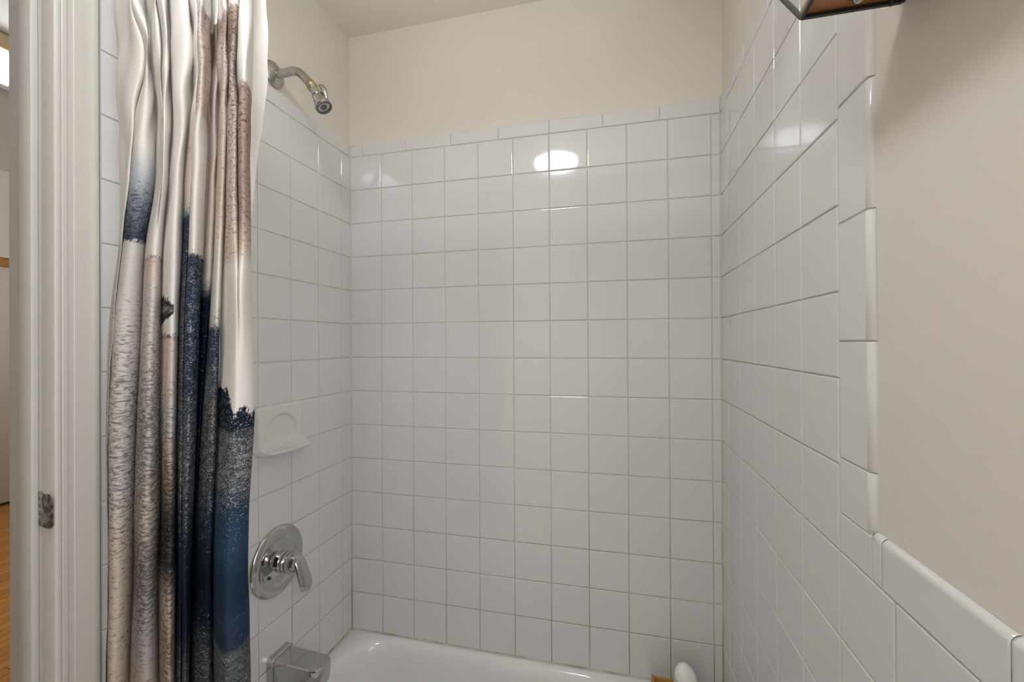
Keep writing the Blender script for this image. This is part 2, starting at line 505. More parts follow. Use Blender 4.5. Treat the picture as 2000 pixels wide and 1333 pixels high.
# ---------------------------------------------------------------- hall beyond the doorway
HX, HZ = -4.22, 4.02
floor_hall = tag(panel('floor_hall', [((HX-.1, -4, -.06), (-.0, 3.2, 0))], M['planks']), 'golden oak floorboards in the hall', kind='structure')
wall_hall = tag(panel('wall_hall', [((HX-.1, -4, 0), (HX, 3.2, 3.56)), ((HX-.1, -4, 3.9), (HX, 3.2, HZ)), ((HX-.1, 2.4, 3.56), (HX, 3.2, 3.9)), ((HX-.1, -4, 3.56), (HX, .2, 3.9))], M['hall_wall']),
                'grey far wall of the hall seen through the doorway', kind='structure')
ceil_hall = tag(panel('ceiling_hall', [((HX-.1, -4, HZ), (-WT, 3.2, HZ+.08))], M['hall_ceiling']), 'white hall ceiling', kind='structure')
tag(panel('wall_hall_end', [((HX-.1, 3.2, 0), (-WT, 3.3, HZ+.08))], M['hall_light']), 'end wall of the hall', kind='structure')
tag(panel('wall_hall_rear', [((HX-.1, -4.1, 0), (-WT, -4, HZ+.08))], M['hall_light']), 'rear wall of the hall', kind='structure')
tag(panel('wall_hall_side', [((-WT-.001, -4, CEIL+.08), (-.02, 3.2, HZ+.08)), ((-WT-.001, .1, 0), (-.02, 3.2, CEIL+.08)), ((-WT-.001, -4, 0), (-.02, YF-.1, CEIL+.08))], M['hall_light']), 'hall side of the bathroom wall', kind='structure')
win = tag(empty('window_1', (HX, 1.3, 3.56)), 'bright high window in the hall under a pale wood head', kind='structure')
win['category'] = 'window'
box('window_pane', (HX-.06, .2, 3.56), (HX-.04, 2.4, 3.9), M['sky'], win)
box('window_head', (HX, .1, 3.87), (HX+.05, 2.5, 4.0), M['window_wood'], win, .006)
box('window_sill', (HX, .1, 3.53), (HX+.04, 2.5, 3.565), M['hall_light'], win, .004)
box('window_latch', (HX, 1.30, 3.565), (HX+.03, 1.36, 3.60), M['hall_wall'], win, .004)
tag(panel('wall_hall_lower', [((HX, .0, 2.1), (HX+.012, 3.0, 2.84))], M['hall_light']), 'paler band of the hall wall above the door', kind='structure')
d2 = tag(empty('door_2', (HX, 1.3, 0)), 'grey hall door under a stained wood lintel', kind='structure')
d2['category'] = 'door'
box('door_leaf', (HX, .75, .02), (HX+.03, 1.95, 2.02), M['hall_door'], d2, .003)
box('lintel', (HX, .6, 2.02), (HX+.05, 2.1, 2.092), M['lintel'], d2, .003)
box('lintel_cap', (HX, .58, 2.092), (HX+.07, 2.12, 2.115), M['hall_light'], d2, .003)
tag(box('baseboard_hall', (HX, -4, 0), (HX+.02, .75, .1), M['hall_light']), 'hall baseboard', kind='structure')
box('threshold', (HX, .75, 0), (HX+.034, 1.95, .02), M['dark_base'], d2)

# ================================================================ bathtub
TY = -.675   # outer face of the apron
def tub():
    root = tag(empty('bathtub', (W/2, TY/2, 0)), 'white enamel bathtub set between the tiled walls', 'bathtub')
    def rrect(x0, x1, y0, y1, r, z, n=10):
        pts = []
        r4 = r if isinstance(r, (list, tuple)) else [r]*4
        for (cx, cy, a0, rr) in ((x1, y1, 0, r4[0]), (x0, y1, 90, r4[1]), (x0, y0, 180, r4[2]), (x1, y0, 270, r4[3])):
            sx = -1 if cx == x1 else 1; sy = -1 if cy == y1 else 1
            for i in range(n+1):
                a = math.radians(a0+90*i/n)
                pts.append((cx+sx*rr+rr*math.cos(a), cy+sy*rr+rr*math.sin(a), z))
        return pts
    R = []
    e = .0015
    R.append(rrect(e, W-e, TY, -e, .004, .0))
    R.append(rrect(e, W-e, TY, -e, .004, RIM-.035))
    R.append(rrect(e, W-e, TY-.006, -e, .006, RIM-.028))
    R.append(rrect(e, W-e, TY-.006, -e, .008, RIM-.012))
    R.append(rrect(e, W-e, TY-.001, -e, .010, RIM-.003))
    R.append(rrect(e+.003, W-e-.003, TY+.012, -e-.003, .012, RIM))
    # inner edge of the rim, rolling down into the basin
    xl, xr, yf, yb = .036, W-.20, TY+.085, -.013
    rr = [.15, .135, .15, .17]
    for ins, z in ((0, -.0005), (.006, -.003), (.013, -.010), (.019, -.022), (.024, -.045), (.032, -.11), (.042, -.2), (.056, -.28), (.085, -.325), (.13, -.345)):
        R.append(rrect(xl+ins, xr-ins*2.2, yf+ins, yb-ins, [max(.03, q-ins*.6) for q in rr], RIM+z))
    o = loft('tub_shell', R, M['porcelain'], root, True, 50)
    lathe('drain', [(0, .0), (0, .03), (.003, .028), (.003, .02), (.001, .018), (.001, 0)], (.30, -.33, RIM-.3452), (0, 0, 1), M['chrome'], root)
    return root
tub()

# ================================================================ plumbing on the left wall
PY = -.3186
# shower head
sh = tag(empty('wall_shower', (0, PY, 2.05)), 'small chrome shower head on a bent arm above the tile', 'shower')
fx = -BK
lathe('flange', [(0, .033), (.003, .033), (.006, .0315), (.011, .025), (.015, .017), (.017, .0125), (.017, .010)], (fx, PY, 2.0535), (1, 0, 0), M['aged_chrome'], sh)
p_end = Vector((.108, PY, 2.0075))
pts = [(fx+.002, PY, 2.0505), (.03, PY, 2.0525)] + bez((.045, PY, 2.0535), (.072, PY, 2.0545), (.080, PY, 2.040), p_end, 14)
tube('shower_arm', pts, .0104, M['aged_chrome'], sh, 24)
d = Vector((.028, -.0, -.040)).normalized()
q = p_end
lathe('threaded_joint', [(-.012, .0108), (-.006, .0115), (-.003, .0118), (0, .0128), (.002, .0118), (.004, .0128), (.006, .0118), (.009, .0124), (.012, .0105), (.014, .008)], q, d, M['brass'], sh, 24)
d = Vector((.026, -.0, -.044)).normalized(); q2 = q+Vector((.028, 0, -.040)).normalized()*.010
hd = lathe('head_body', [(0, .0085), (.002, .0105), (.018, .0118), (.020, .0138), (.0225, .0138), (.0235, .0125), (.028, .0135), (.044, .0185), (.053, .0212), (.057, .0215), (.059, .0205)], q2, d, M['chrome'], sh, 36)
lathe('spray_face', [(.0575, .0205), (.0615, .0195), (.0615, .0150), (.0580, .0135), (.0575, .009), (.061, .007), (.061, 0)], q2, d, M['nozzle'], sh, 36)
# little adjusting lever riding on the head
side = Vector((0.9, .25, .43)).normalized()
lv = [q2+d*a+side*b for a, b in ((-.004, .0165), (.004, .0205), (.012, .0215), (.022, .0205), (.032, .0185), (.040, .0165))]
tube('adjusting_lever', lv, [.003, .0062, .0072, .0068, .005, .003], M['aged_chrome'], sh, 14)

# mixing valve
VZ = .8005
vy = -.3195
mv = tag(empty('shower_valve', (0, vy, VZ)), 'round chrome mixing valve with lever handle between soap dish and spout', 'shower valve')
lathe('escutcheon', [(0, .087), (.0025, .0875), (.006, .0855), (.0085, .081), (.0105, .073), (.0108, .062), (.0100, .0585), (.0070, .0560), (.0068, .053), (.0085, .040), (.0105, .028), (.012, .0225), (.012, .015)], (0, vy, VZ), (1, 0, 0), M['chrome'], mv, 72, 50)
lathe('sleeve', [(.008, .0265), (.024, .0265), (.026, .0245), (.028, .0245), (.029, .0275), (.036, .0275), (.038, .0255), (.041, .0255)], (0, vy, VZ), (1, 0, 0), M['chrome'], mv, 40)
hub = lathe('handle_hub', [(.041, .0245), (.044, .0262), (.054, .0255), (.062, .0215), (.067, .0135), (.0685, 0)], (0, vy, VZ), (1, 0, 0), M['chrome'], mv, 40)
# lever: flattened tapering blade curving down from the hub
cl = bez((.048, vy, VZ+.014), (.070, vy+.001, VZ+.012), (.072, vy+.004, VZ-.020), (.085, vy+.009, VZ-.072), 16)
rings = []
for i, c in enumerate(cl):
    t = i/16
    dr = (cl[min(i+1, 16)]-cl[max(i-1, 0)]).normalized()
    wv = Vector((0, 1, .25)).normalized(); wv = (wv-dr*wv.dot(dr)).normalized(); nv = dr.cross(wv)
    a = (.016+.005*t)*(1 if t < .88 else math.sqrt(max(.04, 1-((t-.88)/.125)**2))); b = (.0105-.004*t)*(1 if t < .88 else math.sqrt(max(.04, 1-((t-.88)/.125)**2)))
    rings.append([c+wv*a*math.cos(2*math.pi*k/20)+nv*b*math.sin(2*math.pi*k/20) for k in range(20)])
loft('lever', rings, M['chrome'], mv, True, 60)
for sy, sz in ((-.034, -.027),):
    tag(lathe('face_screw', [(.0085, .0042), (.0108, .0042), (.0112, .003), (.0100, .0012), (.0100, 0)], (0, vy+sy, VZ+sz), (1, 0, 0), M['dark'], mv, 16), 'dark slotted screw')

# tub spout
ts = tag(empty('tub_spout', (0, PY, .56)), 'chrome tub spout above the end of the bathtub', 'tub spout')
def plan(hw, x1, xe, ins, z, slope=0, n=18):
    """D-shaped outline seen from above: straight sides, rounded nose"""
    pts = [(.0, PY-hw+ins), (x1, PY-hw+ins)]
    for k in range(1, n):
        a = -math.pi/2+math.pi*k/n
        pts.append((x1+(xe-x1-ins)*math.copysign(abs(math.cos(a))**.8, math.cos(a)), PY+(hw-ins)*math.copysign(abs(math.sin(a))**.8, math.sin(a))))
    pts += [(x1, PY+hw-ins), (.0, PY+hw-ins)]
    return [(x, y, z-slope*x) for x, y in pts]
zt = .566
rr = [plan(.032, .105, .140, .006, .505), plan(.032, .106, .144, .001, .511), plan(.032, .107, .147, 0, .530, .02), plan(.032, .107, .147, 0, zt-.0045, .055), plan(.032, .107, .147, .0012, zt-.0018, .055), plan(.032, .107, .147, .004, zt, .055), plan(.032, .105, .140, .012, zt+.0006, .055)]
loft('spout_body', rr, M['chrome'], ts, True, 28)
cr_ = lambda x, hw, za, zb_, r: [(x, PY+sx*(hw-(r if k in (1,) else 0)), z) for sx, z, k in ((-1, zb_, 0), (-1, za-r, 0), (-1, za, 1), (1, za, 1), (1, za-r, 0), (1, zb_, 0))]
loft('collar', [cr_(0, .0362, zt+.0045, .503, .006), cr_(.014, .0362, zt+.0038, .503, .006), cr_(.0165, .0345, zt+.0020, .505, .006)], M['chrome'], ts, True, 30)
lathe('outlet', [(0, .014), (.012, .014), (.012, .011), (.002, .010), (.002, 0)], (.125, PY, .513), (0, 0, -1), M['dark'], ts, 24)

# soap dish
SY0, SY1 = -.2315, -.390
SZ1, SZ0 = zr(7)+.002, zr(8)-.004
sd = tag(empty('soap_dish', (0, (SY0+SY1)/2, SZ0)), 'white ceramic soap dish fixed to the tile beside the curtain', 'soap dish')
def soap_plate():
    nu, nv = 60, 44; vs = []; fs = []
    yc, hw, hh = (SY0+SY1)/2, abs(SY1-SY0)/2, (SZ1-SZ0)/2
    for j in range(nv+1):
        for i in range(nu+1):
            a, b = i/nu*2-1, j/nv*2-1
            ex = min(1, (1-abs(a))*hw/.007); ez = min(1, (1-abs(b))*hh/.007)
            e = min(ex, ez); h = .0115*math.sqrt(max(0, 1-(1-e)**2))
            # arched recess
            r = math.sqrt((a/.76)**2+((b+.55)/1.14)**2)
            t = min(1, max(0, (1.0-r)/.09)); t = t*t*(3-2*t)
            h -= .0085*t if b > -.8 else .0085*t*max(0, (b+1)/.2)
            vs.append((h, yc+a*hw, (SZ0+SZ1)/2+b*hh)); 
    for j in range(nv):
        for i in range(nu):
            k = j*(nu+1)+i; fs.append((k, k+1, k+nu+2, k+nu+1))
    o = mesh('back_plate', vs, fs, M['ceramic'], None, True); fix_dir(o, Vector((1, 0, 0)))
    place(o, sd)
soap_plate()
def soap_tray():
    yc, hw = (SY0+SY1)/2, abs(SY1-SY0)/2-.003
    n = 72; rings = []
    for i in range(n+1):
        a = i/n*2-1          # -1 is the end near the curtain
        e = abs(a)**(4 if a < 0 else 9)
        L = .012+.042*math.sqrt(max(0, 1-e))
        rib = .0012*math.cos(a*math.pi*11)
        rim = .004*max(0, (abs(a)-.86)/.14)**2
        zb, zl, zu = SZ0+.031, SZ0+.004, SZ0-.001
        s = lambda x, d=0: zb+(zl-zb)*x/L+d
        pts = [(.002, s(0)+rim), (L*.18, s(L*.22, -.004)+rim), (L*.4, s(L*.4, -.005+rib)+rim), (L*.75, s(L*.75, -.004+rib)+rim), (L*.88, s(L*.88, -.001)+rim), (L*.95, zl+.0035), (L, zl+.0015), (L*.995, zl-.003), (L*.9, zl-.0055), (L*.5, (zl+zu)/2-.004), (.002, zu-.003)]
        rings.append([(x, yc-a*-hw, z) for x, z in pts])
    loft('tray', rings, M['ceramic'], sd, True, 50)
soap_tray()

# ================================================================ box and bottle on the tub deck
bx0, bx1, by0, by1, bz0, bz1 = .936, 1.085, -.128, -.052, RIM, .474
bt = tag(empty('bamboo_caddy', ((bx0+bx1)/2, (by0+by1)/2, bz0)), 'small amber bamboo caddy on the tub corner by the right wall', 'caddy')
t = .007
box('side_panel', (bx0, by0, bz0), (bx0+t, by1, bz1), M['bamboo'], bt, .0012)
box('side_panel', (bx1-t, by0, bz0), (bx1, by1, bz1), M['bamboo'], bt, .0012)
box('long_panel', (bx0+t, by1-t, bz0), (bx1-t, by1, bz1-.003), M['bamboo'], bt, .0012)
box('long_panel', (bx0+t, by0, bz0), (bx1-t, by0+t, bz1-.025), M['bamboo'], bt, .0012)
box('base', (bx0+t, by0+t, bz0), (bx1-t, by1-t, bz0+.006), M['bamboo'], bt)
bo = tag(empty('bottle', (1.017, -.09, bz0+.006)), 'white bottle with a slanted rounded top standing in the bamboo caddy', 'bottle')
def bottle():
    bx, by, b0 = 1.0165, -.0905, bz0+.0062
    n = 32
    def ring(r1, r2, z, tilt=0):
        return [(bx+1.3*r1*math.cos(2*math.pi*k/n), by+1.25*r2*math.sin(2*math.pi*k/n), z+tilt*(math.sin(2*math.pi*k/n)*.75-.5*math.cos(2*math.pi*k/n))) for k in range(n)]
    loft('bottle_body', [ring(.020, .014, b0), ring(.0235, .0175, b0+.003), ring(.0245, .0185, b0+.02), ring(.0242, .018, b0+.05), ring(.0222, .0165, b0+.072, .006), ring(.0212, .0158, b0+.0785, .010)], M['bottle'], bo, True, 50)
    loft('bottle_cap', [ring(.0212, .0158, b0+.0788, .010), ring(.0213, .0160, b0+.0795, .0105), ring(.0200, .0150, b0+.089, .0115), ring(.0165, .0125, b0+.099, .0105), ring(.010, .008, b0+.1075, .007), ring(.004, .003, b0+.1105, .003), ring(.0005, .0004, b0+.111, 0)], M['bottle_cap'], bo, True, 60)
bottle()

# ================================================================ lamps and added fill lights
cl_ = tag(empty('ceiling_lamp', (.535, -1.10, CEIL)), 'lit round opal glass lamp flush on the ceiling', 'lamp')
lc = (.535, -1.10, CEIL)
lathe('lamp_base', [(0, .128), (.010, .128), (.016, .124), (.018, .117), (.018, .05)], lc, (0, 0, -1), M['trim'], cl_, 48)
lathe('glass_dome', [(.016, .115), (.026, .114), (.034, .108), (.040, .092), (.044, .06), (.045, 0)], lc, (0, 0, -1), M['dome'], cl_, 48)

al = bpy.data.lights.new('rear_fill', 'AREA'); al.shape = 'DISK'; al.size = .3; al.energy = 5.5; al.color = (.90, .96, 1.04)  # added fill bounced off the wall behind the viewer; no fixture here
ao = link(bpy.data.objects.new('rear_fill', al)); ao.location = (.56, -1.5, 1.3)
ao.rotation_euler = Vector((0, -.82, .5)).to_track_quat('-Z', 'Y').to_euler()
pl = bpy.data.lights.new('hall_light', 'POINT'); pl.energy = 42; pl.shadow_soft_size = .2; pl.color = (1, .97, .93)  # unseen point light added to brighten the hall, without a fixture
po = link(bpy.data.objects.new('hall_light', pl)); po.location = (-2.2, .95, 2.2)
al2 = bpy.data.lights.new('ceiling_bounce_fill', 'AREA'); al2.shape = 'DISK'; al2.size = .2; al2.energy = 3; al2.color = (.90, .96, 1.04); al2.spread = math.radians(80)  # added fill bounced off the ceiling from beside the camera, not a room lamp
ao2 = link(bpy.data.objects.new('ceiling_bounce_fill', al2)); ao2.location = (.75, -1.3, 1.30)
ao2.rotation_euler = Vector((-.12, .30, .95)).to_track_quat('-Z', 'Y').to_euler()
al3 = bpy.data.lights.new('side_fill', 'AREA'); al3.shape = 'RECTANGLE'; al3.size = 1.2; al3.size_y = .5; al3.energy = 4.8; al3.color = (.96, .97, 1)  # soft fill added out of frame to brighten the left wall; no lamp hangs there
ao3 = link(bpy.data.objects.new('side_fill', al3)); ao3.location = (1.09, -1.27, 1.2)
ao3.rotation_euler = Vector((-1, -.16, -.2)).to_track_quat('-Z', 'X').to_euler()
# wall lantern on the right wall: only its lower corner is in view
fz = Z0-2.5*S
fy0, fy1 = -.741, -1.12
fl = tag(empty('wall_lantern', (W+BK, (fy0+fy1)/2, fz)), 'black framed wall lantern with clear glass above the right wall', 'wall lamp')
sl = .40; hh = .20
fxo = 1.0395
def P(side, z):    # corner of the tapering box; side 0/1 = far/near
    dz = z-fz
    return Vector((fxo-sl*dz, (fy0+sl*dz) if side == 0 else (fy1-sl*dz), z))
def Pw(side, z):
    p = P(side, z); return Vector((W+BK-.004, p.y, z))
def bar(name, a, b, r, mat, parent):
    a, b = Vector(a), Vector(b); d_ = (b-a).normalized()
    u = d_.cross(Vector((0, 0, 1)) if abs(d_.z) < .8 else Vector((0, 1, 0))).normalized(); v = d_.cross(u)
    ring = lambda c: [c+u*r+v*r, c-u*r+v*r, c-u*r-v*r, c+u*r-v*r]
    return loft(name, [ring(a), ring(b)], mat, parent, True, 20)
br_ = .0018
zt_ = fz+hh
bars = [(P(0, fz), P(1, fz)), (P(0, fz), Pw(0, fz)), (P(1, fz), Pw(1, fz)), (P(0, fz), P(0, zt_)), (P(1, fz), P(1, zt_)), (P(0, zt_), P(1, zt_)), (P(0, zt_), Pw(0, zt_)), (P(1, zt_), Pw(1, zt_)), (Pw(0, fz), Pw(1, fz)), (Pw(0, fz), Pw(0, zt_)), (Pw(1, fz), Pw(1, zt_))]
for a, b in bars: bar('frame_bar', a, b, br_, M['black'], fl)
def sheet(name, pts, mat, th):
    pts = [Vector(p) for p in pts]; n_ = (pts[1]-pts[0]).cross(pts[2]-pts[0]).normalized()*th
    return loft(name, [pts, [p+n_ for p in pts]], mat, fl, True, 20)
sheet('glass_pane', [P(0, fz), P(1, fz), P(1, zt_), P(0, zt_)], M['shade'], .002)
sheet('glass_pane', [P(0, fz), Pw(0, fz), Pw(0, zt_), P(0, zt_)], M['shade'], .002)
sheet('glass_pane', [P(1, fz), Pw(1, fz), Pw(1, zt_), P(1, zt_)], M['shade'], .002)
box('back_plate', (W+BK-.008, -.99, fz+.05), (W+BK, -.87, fz+.17), M['black'], fl, .002)
lathe('foot_knob', [(0, .0028), (.002, .003), (.004, .0024), (.0048, 0)], Pw(0, fz)+Vector((-.010, -.003, 0)), (0, 0, -1), M['black'], fl, 16)
q_ = [P(0, fz+.003), P(1, fz+.003), Pw(1, fz+.003), Pw(0, fz+.003)]
sheet('bottom_board', q_, M['wood'], .004)
lathe('bottom_cap', [(0, .0065), (.003, .007), (.005, .005), (.008, .0045), (.010, .003), (.011, 0)], (1.081, -.7615, fz+.003), (0, 0, -1), M['chrome'], fl, 24)
lathe('cap_ring', [(-.001, .010), (.0015, .010), (.002, .007)], (1.081, -.7615, fz+.003), (0, 0, -1), M['black'], fl, 24)
sk = Vector((1.085, -.93, fz+.006))
lathe('lamp_socket', [(0, .014), (.03, .014), (.032, .012), (.034, 0)], sk, (0, 0, 1), M['black'], fl, 24)
lathe('bulb', [(.033, .010), (.045, .013), (.06, .0165), (.075, .016), (.09, .010), (.102, .003), (.104, 0)], sk, (0, 0, 1), M['bulb'], fl, 28)

# ================================================================ shower curtain
# folds: for each of 24 path points (valley, crest, valley, ...) its x at eleven heights, and its y
CX=[
  [0.0413, 0.0435, 0.0458, 0.048, 0.0492, 0.0458, 0.0276, 0.015, 0.015, 0.0081, 0.0023] ,
  [0.1154, 0.1185, 0.1314, 0.1221, 0.1169, 0.1086, 0.0913, 0.0791, 0.0791, 0.0727, 0.0668] ,
  [0.1117, 0.1159, 0.1399, 0.119, 0.1074, 0.0936, 0.0875, 0.0746, 0.0746, 0.0682, 0.0617] ,
  [0.1503, 0.1548, 0.1708, 0.1649, 0.1584, 0.1432, 0.1305, 0.1197, 0.1161, 0.1083, 0.1016] ,
  [0.1016, 0.107, 0.1167, 0.1253, 0.1232, 0.1048, 0.0961, 0.0863, 0.0786, 0.0686, 0.0608] ,
  [0.1711, 0.176, 0.182, 0.1884, 0.1874, 0.173, 0.1656, 0.1576, 0.152, 0.1454, 0.1399] ,
  [0.1577, 0.1628, 0.1658, 0.1709, 0.2, 0.1883, 0.1815, 0.1746, 0.1706, 0.1666, 0.1627] ,
  [0.1995, 0.2039, 0.2073, 0.2097, 0.2073, 0.1966, 0.1908, 0.1844, 0.1824, 0.181, 0.179] ,
  [0.1493, 0.1535, 0.1577, 0.1577, 0.1524, 0.1419, 0.1365, 0.1301, 0.1301, 0.1312, 0.1312] ,
  [0.2291, 0.231, 0.2353, 0.2329, 0.2239, 0.2177, 0.2129, 0.2076, 0.2056, 0.2051, 0.2047] ,
  [0.1954, 0.1954, 0.2004, 0.1954, 0.181, 0.1779, 0.1727, 0.1675, 0.1634, 0.1613, 0.1602] ,
  [0.2434, 0.243, 0.2477, 0.243, 0.2329, 0.2291, 0.2228, 0.218, 0.2136, 0.2107, 0.2088] ,
  [0.2358, 0.2348, 0.2396, 0.2348, 0.2232, 0.2183, 0.2104, 0.2054, 0.2004, 0.1964, 0.1934] ,
  [0.2749, 0.2735, 0.2763, 0.2726, 0.2671, 0.2624, 0.2555, 0.2485, 0.2419, 0.2358, 0.2305] ,
  [0.233, 0.231, 0.232, 0.229, 0.224, 0.219, 0.2119, 0.2017, 0.1925, 0.1833, 0.175] ,
  [0.2622, 0.2603, 0.2607, 0.2569, 0.2521, 0.2482, 0.2424, 0.2297, 0.2179, 0.2079, 0.1999] ,
  [0.2509, 0.2489, 0.2489, 0.2439, 0.239, 0.236, 0.231, 0.2149, 0.1997, 0.1884, 0.1802] ,
  [0.3033, 0.3015, 0.3006, 0.2969, 0.2933, 0.2905, 0.2859, 0.2749, 0.2628, 0.2572, 0.2529] ,
  [0.2771, 0.2751, 0.2732, 0.2703, 0.2674, 0.2645, 0.2597, 0.2519, 0.2411, 0.2402, 0.2392] ,
  [0.3288, 0.3266, 0.3258, 0.3236, 0.3213, 0.3196, 0.3174, 0.3112, 0.3013, 0.3008, 0.2995] ,
  [0.3106, 0.3079, 0.3079, 0.306, 0.3042, 0.3033, 0.3327, 0.3318, 0.3222, 0.3222, 0.3204] ,
  [0.3528, 0.3502, 0.3494, 0.345, 0.3424, 0.342, 0.3433, 0.3459, 0.3363, 0.3376, 0.3385] ,
  [0.321, 0.3182, 0.3163, 0.3088, 0.305, 0.305, 0.3078, 0.3144, 0.304, 0.3069, 0.3106] ,
  [0.3405, 0.3377, 0.3358, 0.3284, 0.3095, 0.3009, 0.299, 0.2971, 0.2952, 0.2933, 0.2933] ,
]
CY=[
  [-0.71, -0.71, -0.71, -0.71, -0.71, -0.71, -0.71, -0.71, -0.71, -0.71, -0.71] ,
  [-0.748, -0.748, -0.748, -0.748, -0.748, -0.748, -0.748, -0.748, -0.748, -0.748, -0.748] ,
  [-0.734, -0.734, -0.734, -0.734, -0.734, -0.734, -0.742, -0.742, -0.742, -0.742, -0.742] ,
  [-0.752, -0.752, -0.752, -0.752, -0.752, -0.752, -0.752, -0.752, -0.752, -0.752, -0.752] ,
  [-0.708, -0.708, -0.708, -0.708, -0.708, -0.708, -0.708, -0.708, -0.708, -0.708, -0.708] ,
  [-0.75, -0.75, -0.75, -0.75, -0.75, -0.75, -0.75, -0.75, -0.75, -0.75, -0.75] ,
  [-0.732, -0.732, -0.732, -0.732, -0.754, -0.754, -0.754, -0.754, -0.754, -0.754, -0.754] ,
  [-0.754, -0.754, -0.754, -0.754, -0.754, -0.754, -0.754, -0.754, -0.754, -0.754, -0.754] ,
  [-0.706, -0.706, -0.706, -0.706, -0.706, -0.706, -0.706, -0.706, -0.706, -0.706, -0.706] ,
  [-0.752, -0.752, -0.752, -0.752, -0.752, -0.752, -0.752, -0.752, -0.752, -0.752, -0.752] ,
  [-0.708, -0.708, -0.708, -0.708, -0.708, -0.708, -0.708, -0.708, -0.708, -0.708, -0.708] ,
  [-0.742, -0.742, -0.742, -0.742, -0.742, -0.742, -0.742, -0.742, -0.742, -0.742, -0.742] ,
  [-0.73, -0.73, -0.73, -0.73, -0.726, -0.726, -0.726, -0.726, -0.726, -0.726, -0.726] ,
  [-0.752, -0.752, -0.752, -0.752, -0.752, -0.752, -0.752, -0.752, -0.752, -0.752, -0.752] ,
  [-0.704, -0.704, -0.704, -0.704, -0.704, -0.704, -0.704, -0.704, -0.704, -0.704, -0.704] ,
  [-0.722, -0.722, -0.722, -0.722, -0.722, -0.722, -0.722, -0.722, -0.722, -0.722, -0.722] ,
  [-0.704, -0.704, -0.704, -0.704, -0.704, -0.704, -0.704, -0.704, -0.704, -0.704, -0.704] ,
  [-0.744, -0.744, -0.744, -0.744, -0.744, -0.744, -0.744, -0.744, -0.744, -0.744, -0.744] ,
  [-0.712, -0.712, -0.712, -0.712, -0.712, -0.712, -0.712, -0.712, -0.712, -0.712, -0.712] ,
  [-0.752, -0.752, -0.752, -0.752, -0.752, -0.752, -0.752, -0.75, -0.75, -0.75, -0.75] ,
  [-0.726, -0.726, -0.726, -0.726, -0.726, -0.726, -0.754, -0.754, -0.754, -0.754, -0.754] ,
  [-0.752, -0.752, -0.752, -0.752, -0.752, -0.752, -0.752, -0.752, -0.752, -0.752, -0.752] ,
  [-0.704, -0.704, -0.704, -0.704, -0.704, -0.704, -0.704, -0.704, -0.704, -0.704, -0.704] ,
  [-0.7, -0.7, -0.7, -0.7, -0.7, -0.7, -0.7, -0.7, -0.7, -0.7, -0.7] ,
]
ZL= [1.9336, 1.8863, 1.8074, 1.7049, 1.6102, 1.5234, 1.413, 1.2552, 1.0974, 0.8348, 0.5453]
CX[0] = [max(v, .022) for v in CX[0]]
def pchip(xs, ys, q):
    # smooth interpolation, xs ascending
    xs, ys = np.array(xs), np.array(ys)
    m_ = np.gradient(ys, xs)
    i = np.clip(np.searchsorted(xs, q)-1, 0, len(xs)-2)
    h = xs[i+1]-xs[i]; t_ = (q-xs[i])/h
    return (2*t_**3-3*t_**2+1)*ys[i]+(t_**3-2*t_**2+t_)*h*m_[i]+(-2*t_**3+3*t_**2)*ys[i+1]+(t_**3-t_**2)*h*m_[i+1]

def sstep(a, b, x):
    t_ = min(1, max(0, (x-a)/(b-a))) if a != b else float(x > a)
    return t_*t_*(3-2*t_)

WHITE = np.array(srgb(236, 232, 226)[:3]); GREY = np.array(srgb(214, 208, 205)[:3]); PINK = np.array(srgb(222, 205, 196)[:3])
TAN = np.array(srgb(212, 196, 180)[:3]); NAVY = np.array(srgb(46, 59, 79)[:3]); DKNAVY = np.array(srgb(22, 30, 46)[:3])
SLATE = np.array(srgb(92, 97, 100)[:3]); BROWN = np.array(srgb(172, 150, 137)[:3]); DGREY = np.array(srgb(96, 92, 90)[:3])
BLUE = np.array(srgb(48, 70, 94)[:3]); LAV = np.array(srgb(190, 182, 184)[:3]); PLAINP = np.array(srgb(222, 208, 198)[:3])
def mixc(a, b, t_): return a*(1-t_)+b*t_
def grad(stops, v):
    """stops: (row, colour, dark specks, light specks)"""
    if v <= stops[0][0]: return stops[0][1:]
    for p, q_ in zip(stops[:-1], stops[1:]):
        if v <= q_[0]:
            t_ = (v-p[0])/max(1e-6, q_[0]-p[0])
            return mixc(p[1], q_[1], t_), p[2]+(q_[2]-p[2])*t_, p[3]+(q_[3]-p[3])*t_
    return stops[-1][1:]
w0 = (WHITE, 0, 0)
def W_(v): return (v,)+w0
